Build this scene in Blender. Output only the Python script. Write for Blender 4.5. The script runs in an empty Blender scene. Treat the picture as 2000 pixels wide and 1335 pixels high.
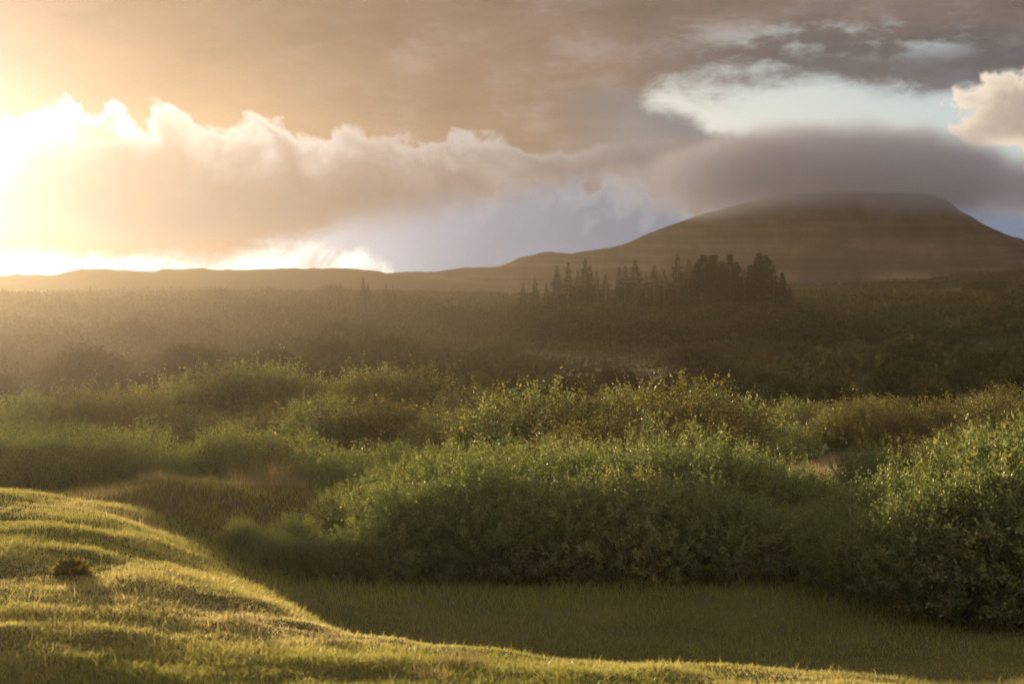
import bpy, math, random
import numpy as np
from mathutils import Vector

# ------------------------------------------------------------------ camera, sky, sun, exposure
SC = bpy.context.scene
COL = SC.collection
HZ = 590.0            # row of the horizon in a 2000 px wide frame
F = 4000.0            # focal length in the same pixels
SUN_AZ, SUN_EL = math.radians(-18.5), math.radians(3.1)

cam = bpy.data.cameras.new('camera')
cam.lens = 72.0; cam.sensor_width = 36.0
cam.shift_y = -(667.5 - HZ) / 2000.0
cam.clip_start = 0.1; cam.clip_end = 6000
cam.dof.use_dof = True; cam.dof.focus_distance = 32.0; cam.dof.aperture_fstop = 3.4
camo = bpy.data.objects.new('camera', cam); COL.objects.link(camo)
camo.location = (0, 0, 0); camo.rotation_euler = (math.radians(90), 0, 0)
SC.camera = camo

sd_vec = Vector((math.sin(SUN_AZ) * math.cos(SUN_EL), math.cos(SUN_AZ) * math.cos(SUN_EL), math.sin(SUN_EL)))
sl = bpy.data.lights.new('sun', 'SUN'); sl.energy = 5.0; sl.angle = math.radians(0.6); sl.color = (1.0, 0.75, 0.43)
so = bpy.data.objects.new('sun', sl); COL.objects.link(so)
so.rotation_euler = (-sd_vec).to_track_quat('-Z', 'Y').to_euler(); so.location = sd_vec * 900

SC.view_settings.view_transform = 'Standard'; SC.view_settings.look = 'None'
SC.view_settings.gamma = 1.0; SC.view_settings.use_curve_mapping = False
SC.view_settings.exposure = 0.8
SC.render.engine = 'CYCLES'
cy = SC.cycles
cy.use_denoising = True
cy.max_bounces = 5; cy.diffuse_bounces = 2; cy.glossy_bounces = 2; cy.transmission_bounces = 3
cy.transparent_max_bounces = 4; cy.volume_bounces = 1
cy.volume_step_rate = 2.0; cy.volume_max_steps = 64
cy.caustics_reflective = False; cy.caustics_refractive = False
cy.sample_clamp_indirect = 4.0

# ---- tiny expression layer over math nodes
class X:
    nt = None
    def __init__(s, k): s.k = k
    def _b(a, op, b=None, c=None):
        n = X.nt.nodes.new('ShaderNodeMath'); n.operation = op
        for i, v in enumerate((a, b, c)):
            if v is None: continue
            if isinstance(v, X): X.nt.links.new(v.k, n.inputs[i])
            else: n.inputs[i].default_value = float(v)
        return X(n.outputs[0])
    def __add__(a, b): return X._b(a, 'ADD', b)
    __radd__ = __add__
    def __sub__(a, b): return X._b(a, 'SUBTRACT', b)
    def __rsub__(a, b): return X._b(b, 'SUBTRACT', a)
    def __mul__(a, b): return X._b(a, 'MULTIPLY', b)
    __rmul__ = __mul__
    def __truediv__(a, b): return X._b(a, 'DIVIDE', b)
    def __neg__(a): return X._b(a, 'MULTIPLY', -1)
def xmin(a, b): return X._b(a, 'MINIMUM', b)
def xmax(a, b): return X._b(a, 'MAXIMUM', b)
def xexp(a): return X._b(a, 'EXPONENT')
def sstep(a, b, v):
    n = X.nt.nodes.new('ShaderNodeMapRange'); n.interpolation_type = 'SMOOTHSTEP'; n.clamp = True
    X.nt.links.new(v.k, n.inputs['Value']); n.inputs['From Min'].default_value = a; n.inputs['From Max'].default_value = b
    return X(n.outputs['Result'])
def curve(v, lo, hi, pts, ymax=1.0):
    """piecewise smooth curve y(v) through pts"""
    t = (v - lo) / (hi - lo)
    n = X.nt.nodes.new('ShaderNodeFloatCurve'); X.nt.links.new(t.k, n.inputs['Value'])
    c = n.mapping.curves[0]
    P = [((u - lo) / (hi - lo), y / ymax) for u, y in pts]
    while len(c.points) < len(P): c.points.new(0.5, 0.5)
    for p, (a, b) in zip(c.points, P): p.location = (a, b); p.handle_type = 'AUTO_CLAMPED'
    n.mapping.extend = 'HORIZONTAL'; n.mapping.update()
    return X(n.outputs[0]) * ymax
def vec(a, b, c):
    n = X.nt.nodes.new('ShaderNodeCombineXYZ')
    for i, v in enumerate((a, b, c)):
        if isinstance(v, X): X.nt.links.new(v.k, n.inputs[i])
        else: n.inputs[i].default_value = v
    return X(n.outputs[0])
def noise(v, scale, detail=5, rough=0.5, dist=0.0, lac=2.0):
    n = X.nt.nodes.new('ShaderNodeTexNoise'); X.nt.links.new(v.k, n.inputs['Vector'])
    n.inputs['Scale'].default_value = scale; n.inputs['Detail'].default_value = detail
    n.inputs['Roughness'].default_value = rough; n.inputs['Distortion'].default_value = dist
    n.inputs['Lacunarity'].default_value = lac
    return X(n.outputs[0])
def voro(v, scale, detail=3, rough=0.5, smooth=0.6):
    """cauliflower lumps: folded noise, low in the middle of a lump"""
    n = noise(v, scale * 0.75, detail, rough, 0.3)
    return X._b(n * 2.0 - 1.0, 'ABSOLUTE') * 1.6
def rgb(c):
    n = X.nt.nodes.new('ShaderNodeRGB'); n.outputs[0].default_value = (*c, 1); return X(n.outputs[0])
def mixc(f, a, b, mode='MIX'):
    n = X.nt.nodes.new('ShaderNodeMix'); n.data_type = 'RGBA'; n.blend_type = mode; n.clamp_factor = True
    def put(s, v):
        if isinstance(v, X): X.nt.links.new(v.k, s)
        elif isinstance(v, tuple): s.default_value = (*v, 1)
        else: s.default_value = v
    put(n.inputs[0], f); put(n.inputs[6], a); put(n.inputs[7], b)
    return X(n.outputs[2])
def scalec(c, f):
    return mixc(1.0, c, vec(f, f, f), 'MULTIPLY')
def addc(a, b): return mixc(1.0, a, b, 'ADD')

# ---- the sky: Nishita daylight behind decks of evening cloud
WORLD = 0.575
def build_world():
    w = bpy.data.worlds.new('World'); SC.world = w; w.use_nodes = True
    nt = w.node_tree; nt.nodes.clear(); X.nt = nt
    out = nt.nodes.new('ShaderNodeOutputWorld'); bg = nt.nodes.new('ShaderNodeBackground')
    nt.links.new(bg.outputs[0], out.inputs[0])
    sky = nt.nodes.new('ShaderNodeTexSky'); sky.sky_type = 'NISHITA'; sky.sun_disc = False
    sky.sun_elevation = SUN_EL; sky.sun_rotation = SUN_AZ; sky.altitude = 100; sky.dust_density = 1.5
    tc = nt.nodes.new('ShaderNodeTexCoord'); sp = nt.nodes.new('ShaderNodeSeparateXYZ')
    nt.links.new(tc.outputs['Generated'], sp.inputs[0])
    x, y, z = X(sp.outputs[0]), X(sp.outputs[1]), X(sp.outputs[2])
    U = X._b(x, 'ARCTAN2', y) * 4.0                       # azimuth, 0.25 rad = 1
    V = X._b(z, 'ARCSINE') * 4.0                          # elevation, same unit
    dot = x * sd_vec.x + y * sd_vec.y + z * sd_vec.z
    T = X._b(xmin(dot, 0.999999), 'ARCCOSINE') * 4.0      # angle from the sun
    P = vec(x * 4, y * 4, z * 4)
    PS = vec(x * 4, y * 4, z * 10)                        # flattened: stratus
    warm = xexp(T * -1.1)                                 # how close to the sun a cloud is
    aur = xexp(T * -4.5) * 1.6
    front = sstep(0.40, -0.6, dot)                        # unseen sky opposite the sun, brightened as added fill for the shade
    # clear sky
    base = addc(rgb((0.26, 0.42, 0.53)), scalec(X(sky.outputs[0]), 0.05))
    def tint(far, near): return mixc(warm * 1.25, far, near)
    nA = noise(P, 5.0, 5, 0.55); nB = noise(P, 10.0, 5, 0.6, 0.45); nC = noise(PS, 2.2, 5, 0.55, 0.3); nD = noise(PS, 6.0, 4, 0.6)
    lump = X._b(noise(P, 5.5, 4, 0.5, 0.3) * 2.0 - 1.0, 'ABSOLUTE') * 1.6
    lump2 = X._b(noise(P, 9.0, 3, 0.5, 0.3) * 2.0 - 1.0, 'ABSOLUTE') * 1.6
    # 1. far cumulus haze low on the horizon
    e1 = 0.25 + (nA - 0.5) * 0.25 - (lump - 0.35) * 0.10
    a1 = sstep(0.0, 0.05, e1 - V)
    c1 = tint((0.24, 0.30, 0.42), (0.40, 0.38, 0.38))
    c1 = scalec(c1, 0.75 + 0.55 * nA + 0.35 * (0.4 - lump))
    col = mixc(a1, base, c1)
    # bright cumulus low near the sun
    e1c = curve(U, -1.6, 0.4, [(-1.6, 0.2), (-0.8, 0.14), (-0.62, 0.09), (-0.45, 0.13), (-0.32, 0.115), (-0.22, 0.07), (-0.05, 0.0), (0.4, 0.0)], 0.5) + (nB - 0.5) * 0.10
    a1c = sstep(0.0, 0.045, e1c - V) * sstep(0.05, -0.3, U)
    col = mixc(a1c, col, scalec(rgb((0.80, 0.80, 0.74)), sstep(0.30, 0.66, nB) * 1.1 + 0.30))
    # white light under and above the bank near the sun
    col = addc(col, scalec(rgb((0.80, 0.90, 1.0)), aur + sstep(0.19, 0.10, V) * xexp(T * -1.8) * 0.75))
    # 3. upper deck
    deck_low = curve(U, -1.6, 1.6, [(-1.6, 0.05), (-0.5, 0.08), (-0.2, 0.20), (0.10, 0.23), (0.16, 0.26), (0.23, 0.36), (0.31, 0.405), (0.45, 0.41), (0.6, 0.40), (0.8, 0.39), (1.0, 0.39), (1.6, 0.38)], 1.0)
    hole = sstep(0.055, 0.0, X._b(V - 0.505, 'ABSOLUTE')) * sstep(0.25, 0.6, U) * sstep(0.98, 0.8, U)
    wisp = noise(PS, 14.0, 4, 0.65, 0.6)
    d3 = V - deck_low + (nC - 0.5) * 0.13 + (nD - 0.5) * 0.11 + (wisp - 0.5) * 0.07
    a3 = sstep(-0.03, 0.055, d3) * (1.0 - hole * sstep(0.42, 0.60, nD) * 0.6)
    c3 = tint((0.165, 0.140, 0.140), (0.31, 0.165, 0.06))
    c3 = scalec(c3, 0.10 + 1.05 * nC + 0.55 * nD + 0.2 * wisp)
    c3 = addc(c3, scalec(rgb((0.045, 0.05, 0.065)), sstep(0.46, 0.70, nD) * sstep(-0.7, 0.1, U)))
    belt = sstep(0.17, 0.07, d3) * sstep(0.05, 0.6, U)
    c3 = mixc(belt * 0.7, c3, scalec(rgb((0.085, 0.095, 0.115)), 0.6 + 0.9 * nD))
    thin = sstep(0.05, 0.0, d3) * sstep(0.1, 0.3, U)
    c3 = mixc(thin * 0.5, c3, (0.40, 0.45, 0.48))
    c3 = addc(c3, scalec(rgb((1.75, 1.5, 1.2)), front))  # extra brightness added to the unseen clouds to lift the ambient light
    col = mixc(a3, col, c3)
    # 3b. smooth lens shaped cloud reaching into the clear gap
    lens = curve(U, -1.2, 0.8, [(-1.2, 0.3), (-0.6, 0.36), (-0.2, 0.41), (0.1, 0.43), (0.19, 0.418), (0.26, 0.402), (0.33, 0.378), (0.39, 0.34), (0.45, 0.28), (0.8, 0.1)], 1.0)
    dl = lens - V + (nD - 0.5) * 0.05 + (wisp - 0.5) * 0.04
    al = sstep(-0.01, 0.035, dl) * sstep(0.0, 0.17, U) * sstep(0.0, 0.16, V)
    cl = mixc(sstep(0.0, 0.13, dl), (0.15, 0.165, 0.195), (0.18, 0.165, 0.175))
    cl = mixc(sstep(-0.12, 0.36, U), c3, scalec(cl, 0.65 + 0.5 * nC + 0.2 * nD))
    col = mixc(al, col, cl)
    # far lavender heads seen under the bank, right of centre
    eh = 0.235 - (lump2 - 0.3) * 0.12 + (nA - 0.5) * 0.14
    ah = sstep(0.0, 0.03, eh - V) * sstep(-0.45, 0.0, U)
    ch = mixc(sstep(0.0, 0.09, eh - V), (0.27, 0.32, 0.40), (0.15, 0.20, 0.30))
    col = mixc(ah * 0.85, col, scalec(ch, 0.70 + 0.6 * nA))
    # 4. white cumulus at the right
    dw = (U - 0.86) * 0.9 + (nB - 0.5) * 0.22 + (nA - 0.5) * 0.10 - (lump2 - 0.35) * 0.08 - xmax(X._b(V - 0.355, 'ABSOLUTE') - 0.03, 0.0) * 1.5
    aw = sstep(0.0, 0.03, dw) * sstep(1.9, 1.3, U)
    cw = mixc(sstep(0.0, 0.13, dw), (0.95, 0.80, 0.64), (0.48, 0.39, 0.33))
    col = mixc(aw, col, scalec(cw, 0.60 + 0.7 * nB))
    # 2. the long cumulus bank in front of the sun
    top = curve(U, -1.8, 0.8, [(-1.8, 0.22), (-1.15, 0.30), (-0.95, 0.345), (-0.75, 0.365), (-0.6, 0.35), (-0.45, 0.335), (-0.3, 0.315), (-0.1, 0.305), (0.05, 0.30), (0.2, 0.315), (0.34, 0.335), (0.5, 0.33), (0.62, 0.25), (0.8, 0.0)], 1.0)
    bot = curve(U, -1.8, 0.8, [(-1.8, 0.16), (-1.0, 0.150), (-0.7, 0.105), (-0.5, 0.12), (-0.3, 0.145), (-0.1, 0.18), (0.1, 0.22), (0.25, 0.25), (0.35, 0.25), (0.5, 0.2), (0.8, 0.2)], 1.0)
    crisp = sstep(0.35, -0.1, U)
    dt = top - V - (lump - 0.32) * 0.11 * (0.25 + 0.75 * crisp) + (nB - 0.5) * 0.07
    db = V - bot + (nA - 0.5) * 0.045
    ab = sstep(0.0, 0.024, dt) * sstep(-0.03, 0.06, db)
    body = tint((0.145, 0.125, 0.140), (0.03, 0.02, 0.03))
    body = scalec(body, 0.55 + 0.9 * nA)
    lit = xexp(xmax(dt, 0.0) * -26.0) * xexp(T * -2.0) * 3.6 * (0.30 + 1.4 * nB)
    litb = xexp(xmax(db, 0.0) * -26.0) * xexp(T * -2.6) * 0.5
    cb = addc(body, scalec(rgb((0.92, 0.92, 0.88)), lit + litb))
    far_lit = xexp(xmax(dt, 0.0) * -16.0) * 0.12 * crisp
    cb = addc(cb, scalec(rgb((1.0, 0.88, 0.82)), far_lit))
    col = mixc(ab, col, cb)
    # thin veil right round the sun
    col = addc(col, scalec(rgb((0.75, 0.95, 1.3)), xexp(T * -5.5) * 1.5))
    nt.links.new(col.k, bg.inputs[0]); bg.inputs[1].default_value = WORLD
    w.cycles.sampling_method = 'NONE'
build_world()

# ------------------------------------------------------------------ helpers
rng = np.random.default_rng(7)
def make_mesh(name, V_, Fc, attr=None, smooth=False, mat=None):
    """V_ (n,3), Fc (m,k) equal sized faces; attr: dict name -> per-face floats"""
    V_ = np.asarray(V_, np.float32); Fc = np.asarray(Fc, np.int32)
    me = bpy.data.meshes.new(name); m, k = Fc.shape
    me.vertices.add(len(V_)); me.vertices.foreach_set('co', V_.ravel())
    me.loops.add(m * k); me.loops.foreach_set('vertex_index', Fc.ravel())
    me.polygons.add(m); me.polygons.foreach_set('loop_start', np.arange(0, m * k, k, dtype=np.int32))
    me.polygons.foreach_set('loop_total', np.full(m, k, np.int32))
    if smooth: me.polygons.foreach_set('use_smooth', np.ones(m, bool))
    for a, v in (attr or {}).items():
        at = me.attributes.new(a, 'FLOAT', 'FACE'); at.data.foreach_set('value', np.asarray(v, np.float32))
    me.update(calc_edges=True)
    if mat: me.materials.append(mat)
    return me
def link(name, me, parent=None, kind=None, label=None, cat=None, group=None):
    o = bpy.data.objects.new(name, me); COL.objects.link(o)
    if parent: o.parent = parent
    if kind: o['kind'] = kind
    if label: o['label'] = label
    if cat: o['category'] = cat
    if group: o['group'] = group
    return o
def thing(name, loc, parts, label, cat, group=None, rz=0.0, scale=(1, 1, 1)):
    """an Empty at the base that carries one object for each part mesh"""
    e = bpy.data.objects.new(name, None); COL.objects.link(e); e.empty_display_size = 0.2
    e.location = loc; e.rotation_euler = (0, 0, rz); e.scale = scale
    e['label'] = label; e['category'] = cat
    if group: e['group'] = group
    for pn, me in parts:
        p = bpy.data.objects.new(pn, me); COL.objects.link(p); p.parent = e
        if pn in ('foliage', 'needles', 'blades'): p['kind'] = 'stuff'
    return e
def ss(a, b, v):
    t = np.clip((np.asarray(v, float) - a) / (b - a), 0, 1); return t * t * (3 - 2 * t)
def norm(v): return v / np.maximum(np.linalg.norm(v, axis=-1, keepdims=True), 1e-9)
# value noise, 2-D
_perm = np.random.default_rng(3).random((256, 256))
def vnoise(x, y):
    xi = np.floor(x).astype(int); yi = np.floor(y).astype(int); fx = x - xi; fy = y - yi
    fx = fx * fx * (3 - 2 * fx); fy = fy * fy * (3 - 2 * fy)
    g = lambda a, b: _perm[a % 256, b % 256]
    return (g(xi, yi) * (1 - fx) + g(xi + 1, yi) * fx) * (1 - fy) + (g(xi, yi + 1) * (1 - fx) + g(xi + 1, yi + 1) * fx) * fy - 0.5
def fbm(x, y, o=4):
    s = 0; a = 1.0
    for i in range(o): s = s + a * vnoise(x * 2 ** i + 17.3 * i, y * 2 ** i + 5.1 * i); a *= 0.5
    return s
def at(px, d): return d * (px - 1000.0) / F           # lateral place of a bearing at a distance
def zat(py, d): return -d * (py - HZ) / F

# ------------------------------------------------------------------ materials
def mat_new(name):
    m = bpy.data.materials.new(name); m.use_nodes = True; m.node_tree.nodes.clear(); X.nt = m.node_tree
    o = m.node_tree.nodes.new('ShaderNodeOutputMaterial'); return m, m.node_tree, o
def ramp(v, stops):
    n = X.nt.nodes.new('ShaderNodeValToRGB'); X.nt.links.new(v.k, n.inputs[0])
    el = n.color_ramp.elements
    while len(el) < len(stops): el.new(0.5)
    for e, (p, c) in zip(el, stops): e.position = p; e.color = (*c, 1)
    return X(n.outputs[0])
def attr(name):
    n = X.nt.nodes.new('ShaderNodeAttribute'); n.attribute_name = name; return X(n.outputs['Fac'])
def leaf_mat(name, stops, trans_stops, tr=0.45, rough=0.42, spec=0.5, inst=0.25):
    m, nt, o = mat_new(name)
    v = attr('var')
    oi = X(nt.nodes.new('ShaderNodeObjectInfo').outputs['Random'])
    v2 = v + (oi - 0.5) * inst
    b = nt.nodes.new('ShaderNodeBsdfPrincipled'); nt.links.new(ramp(v2, stops).k, b.inputs['Base Color'])
    b.inputs['Roughness'].default_value = rough; b.inputs['Specular IOR Level'].default_value = spec
    t = nt.nodes.new('ShaderNodeBsdfTranslucent'); nt.links.new(ramp(v2, trans_stops).k, t.inputs[0])
    mx = nt.nodes.new('ShaderNodeMixShader'); mx.inputs[0].default_value = tr
    nt.links.new(b.outputs[0], mx.inputs[1]); nt.links.new(t.outputs[0], mx.inputs[2]); nt.links.new(mx.outputs[0], o.inputs[0])
    return m
def plain_mat(name, ca, cb, scale, rough=0.9, bump=0.0, bscale=None, detail=6):
    m, nt, o = mat_new(name)
    tc = nt.nodes.new('ShaderNodeTexCoord'); p = X(tc.outputs['Object'])
    n = noise(p, scale, detail, 0.6)
    b = nt.nodes.new('ShaderNodeBsdfPrincipled'); b.inputs['Roughness'].default_value = rough; b.inputs['Specular IOR Level'].default_value = 0.15
    nt.links.new(ramp(n, [(0.32, ca), (0.68, cb)]).k, b.inputs['Base Color'])
    if bump:
        bn = nt.nodes.new('ShaderNodeBump'); bn.inputs['Strength'].default_value = bump
        nt.links.new(noise(p, bscale or scale * 4, 6, 0.6).k, bn.inputs['Height']); bn.inputs['Distance'].default_value = 0.3
        nt.links.new(bn.outputs[0], b.inputs['Normal'])
    nt.links.new(b.outputs[0], o.inputs[0]); return m
M_WILLOW = leaf_mat('willow_leaf', [(0.0, (0.060, 0.062, 0.034)), (0.6, (0.105, 0.104, 0.058)), (0.93, (0.15, 0.13, 0.065)), (1.0, (0.32, 0.21, 0.05))],
                    [(0.0, (0.13, 0.175, 0.04)), (0.6, (0.25, 0.31, 0.075)), (0.93, (0.42, 0.38, 0.08)), (1.0, (0.62, 0.38, 0.05))], 0.52, 0.5, 0.32)
M_BIRCH = leaf_mat('birch_leaf', [(0.0, (0.055, 0.05, 0.024)), (0.6, (0.09, 0.08, 0.036)), (0.9, (0.12, 0.095, 0.04)), (1.0, (0.28, 0.17, 0.03))],
                   [(0.0, (0.09, 0.095, 0.022)), (0.6, (0.17, 0.165, 0.035)), (0.9, (0.26, 0.21, 0.045)), (1.0, (0.42, 0.26, 0.04))], 0.45, 0.55, 0.2)
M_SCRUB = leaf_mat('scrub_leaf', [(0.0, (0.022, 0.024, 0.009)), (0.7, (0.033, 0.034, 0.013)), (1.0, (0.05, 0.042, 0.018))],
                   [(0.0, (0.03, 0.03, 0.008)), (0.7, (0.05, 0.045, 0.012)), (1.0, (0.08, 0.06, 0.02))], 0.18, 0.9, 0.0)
M_NEEDLE = leaf_mat('conifer_needle', [(0.0, (0.018, 0.024, 0.010)), (1.0, (0.04, 0.045, 0.018))],
                    [(0.0, (0.03, 0.04, 0.01)), (1.0, (0.06, 0.06, 0.015))], 0.06, 1.0, 0.0)
M_GRASS = leaf_mat('grass_blade', [(0.0, (0.085, 0.085, 0.026)), (0.5, (0.16, 0.15, 0.055)), (0.8, (0.26, 0.22, 0.10)), (1.0, (0.40, 0.31, 0.17))],
                   [(0.0, (0.30, 0.31, 0.06)), (0.5, (0.52, 0.47, 0.13)), (0.8, (0.68, 0.56, 0.22)), (1.0, (0.78, 0.62, 0.33))], 0.58, 0.5, 0.25, 0.0)
M_ROUGH = leaf_mat('rough_grass', [(0.0, (0.07, 0.06, 0.028)), (1.0, (0.15, 0.12, 0.06))],
                   [(0.0, (0.12, 0.10, 0.03)), (1.0, (0.25, 0.19, 0.08))], 0.3, 0.7, 0.1, 0.0)  # brown grass, darkened further: the mound's shade is put into its colour
M_DRY = leaf_mat('dry_grass', [(0.0, (0.14, 0.11, 0.06)), (1.0, (0.28, 0.22, 0.13))],
                 [(0.0, (0.24, 0.17, 0.07)), (1.0, (0.42, 0.32, 0.15))], 0.5, 0.5, 0.3, 0.1)
M_HERB = leaf_mat('herb_leaf', [(0.0, (0.045, 0.065, 0.022)), (1.0, (0.08, 0.105, 0.035))],
                  [(0.0, (0.09, 0.15, 0.03)), (1.0, (0.17, 0.24, 0.05))], 0.35, 0.35, 0.5)
M_BARK = plain_mat('bark', (0.05, 0.035, 0.025), (0.13, 0.10, 0.075), 18.0, 0.9, 0.4)
def mount_mat():
    m, nt, o = mat_new('mountain_scree')
    tc = nt.nodes.new('ShaderNodeTexCoord'); p = X(tc.outputs['Object'])
    sp = nt.nodes.new('ShaderNodeSeparateXYZ'); nt.links.new(p.k, sp.inputs[0])
    x, y, z = (X(sp.outputs[k]) for k in range(3))
    n = noise(p, 0.05, 6, 0.65); band = noise(vec(x * 0.02, y * 0.02, z * 0.45), 1.0, 5, 0.6, 0.5); gul = noise(vec(x * 0.14, y * 0.03, z * 0.03), 1.0, 5, 0.65, 0.4)
    c = ramp(n * 0.35 + band * 0.4 + gul * 0.25, [(0.36, (0.012, 0.009, 0.009)), (0.5, (0.030, 0.021, 0.018)), (0.64, (0.075, 0.054, 0.042))])
    b = nt.nodes.new('ShaderNodeBsdfPrincipled'); b.inputs['Roughness'].default_value = 0.95; b.inputs['Specular IOR Level'].default_value = 0.1
    bn = nt.nodes.new('ShaderNodeBump'); bn.inputs['Strength'].default_value = 0.8; bn.inputs['Distance'].default_value = 1.2
    nt.links.new((band * 0.6 + gul * 0.4).k, bn.inputs['Height']); nt.links.new(bn.outputs[0], b.inputs['Normal'])
    nt.links.new(c.k, b.inputs['Base Color']); nt.links.new(b.outputs[0], o.inputs[0]); return m
M_MOUNT = mount_mat()
M_HILL = plain_mat('hill_heath', (0.035, 0.026, 0.015), (0.055, 0.042, 0.022), 0.05, 0.95, 0.4, 0.3)
def ground_mat():
    m, nt, o = mat_new('turf_and_heath')
    tc = nt.nodes.new('ShaderNodeTexCoord'); p = X(tc.outputs['Object'])
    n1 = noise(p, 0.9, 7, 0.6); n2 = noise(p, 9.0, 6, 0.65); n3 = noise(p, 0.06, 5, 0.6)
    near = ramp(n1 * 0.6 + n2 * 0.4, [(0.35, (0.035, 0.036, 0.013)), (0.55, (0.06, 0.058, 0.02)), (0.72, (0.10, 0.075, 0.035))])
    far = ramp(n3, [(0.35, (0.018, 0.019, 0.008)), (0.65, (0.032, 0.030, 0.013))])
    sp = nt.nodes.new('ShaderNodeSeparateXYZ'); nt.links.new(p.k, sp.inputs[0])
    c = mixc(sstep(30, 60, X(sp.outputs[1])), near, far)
    b = nt.nodes.new('ShaderNodeBsdfPrincipled'); b.inputs['Roughness'].default_value = 0.95; b.inputs['Specular IOR Level'].default_value = 0.1
    nt.links.new(c.k, b.inputs['Base Color'])
    bn = nt.nodes.new('ShaderNodeBump'); bn.inputs['Strength'].default_value = 0.6; bn.inputs['Distance'].default_value = 0.05
    nt.links.new(noise(p, 14.0, 6, 0.7).k, bn.inputs['Height']); nt.links.new(bn.outputs[0], b.inputs['Normal'])
    nt.links.new(b.outputs[0], o.inputs[0]); return m
M_GROUND = ground_mat()

# ------------------------------------------------------------------ terrain
_lx = np.linspace(-40, 40, 1601)
_ly = np.interp(_lx, [-40, -12, -6.4, -5.2, -4.3, -3.0, -2.1, -1.33, 0, 1.74, 3.4, 8, 40], [30, 26.5, 25.2, 23.6, 21.0, 17.8, 16.2, 15.2, 14.4, 13.9, 13.5, 13, 12])
_k = np.hanning(41); _k /= _k.sum(); _ly = np.convolve(np.pad(_ly, 20, mode='edge'), _k, 'valid')
_lg = np.gradient(_ly, _lx)
def lip_sd(x, y):
    xc = np.clip(x, -40, 40)
    return (y - np.interp(xc, _lx, _ly)) / np.sqrt(1 + np.interp(xc, _lx, _lg) ** 2)
_bd = [-2000, 12, 26, 30, 36, 46, 60, 90, 130, 2500]
_bz = [-3.3, -3.3, -3.3, -3.35, -3.8, -4.5, -5.2, -5.5, -5.6, -5.6]
CREST = 430.0
_cpx = [-3000, -500, 0, 500, 750, 1000, 1150, 1300, 1535, 1700, 1800, 1880, 2000, 2300, 4000]
_cpy = [566, 572, 574, 570, 570, 577, 576, 570, 560, 557, 551, 537, 532, 520, 520]
def height(x, y):
    x = np.asarray(x, float); y = np.asarray(y, float)
    sd = lip_sd(x, y)
    hol = np.interp(y, _bd, _bz)
    hol = hol + 0.55 * ss(0.08, 0.25, x / np.maximum(y, 5)) * ss(30, 60, y) * ss(140, 90, y)
    plate = -2.44 + 0.13 * ss(0.5, -5.5, x) - 0.012 * np.clip(x, 0, 10)
    # terracettes that follow the lip, and hummocks
    al = x * 0.9 - y * 0.45
    plate = plate + 0.10 * vnoise(sd * 1.15 + 9 + 0.7 * fbm(x * .5, y * .5, 2), al * 0.18) + 0.085 * fbm(x * 1.3, y * 1.1 + 4, 4)
    plate = plate - 0.95 * ss(13.4, 11.6, y + 0.25 * (x + 3)) * ss(-1.6, -2.9, x) * ss(-3, 6, y)
    t = ss(-0.6, 3.6, sd)
    z = plate * (1 - t) + hol * t
    # a second, brown mound behind the hollow
    z = z + 0.52 * np.exp(-(((x + 4.3) / 2.7) ** 4 + ((y - 30.3 + 0.25 * (x + 4.5)) / 2.7) ** 2)) + 0.25 * np.exp(-((x + 7.5) / 3.0) ** 2 - ((y - 29) / 3) ** 2)
    z = z + 0.10 * fbm(x * 0.35, y * 0.35, 3) * ss(0, 3, sd)
    # slope and its crest
    px = 1000 + F * x / np.maximum(y, 20)
    zc = (HZ - np.interp(px, _cpx, _cpy)) / F * CREST
    p = np.interp(y, [160, 205, 258, 322, 388, 416, 430, 440, 466, 500], [0, 0.03, 0.16, 0.48, 0.88, 0.985, 1.0, 0.99, 0.7, -0.3])
    z = z + (zc + 5.6) * p
    z = z + fbm(x * 0.05, y * 0.05, 3) * 0.4 * ss(60, 190, y) * (1 - 0.6 * ss(380, 430, y) * ss(470, 430, y))
    return z
def build_ground():
    ang = np.radians(np.concatenate([np.arange(-180, -24, 6), np.arange(-24, -17, 0.5), np.arange(-17, 17.01, 0.11), np.arange(17.5, 24, 0.5), np.arange(24, 180, 6)]))
    r = np.concatenate([[0.6, 2, 4, 6, 7.5], np.exp(np.arange(np.log(8.5), np.log(40), 0.0095)), np.exp(np.arange(np.log(40), np.log(600), 0.022)), [615]])
    A, R = np.meshgrid(ang, r, indexing='ij')
    x, y = R * np.sin(A), R * np.cos(A); z = height(x, y)
    na, nr = A.shape
    V_ = np.stack([x, y, z], -1).reshape(-1, 3)
    i, j = np.meshgrid(np.arange(na), np.arange(nr - 1), indexing='ij'); i2 = (i + 1) % na
    Fq = np.stack([i * nr + j, i * nr + j + 1, i2 * nr + j + 1, i2 * nr + j], -1).reshape(-1, 4)
    me = make_mesh('ground', V_, Fq, smooth=True, mat=M_GROUND)
    import bmesh
    bm = bmesh.new(); bm.from_mesh(me); bm.verts.ensure_lookup_table()
    bm.faces.new([bm.verts[k * nr] for k in range(na)]); bmesh.ops.recalc_face_normals(bm, faces=bm.faces); bm.to_mesh(me); bm.free()
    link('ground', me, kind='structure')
build_ground()
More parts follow.
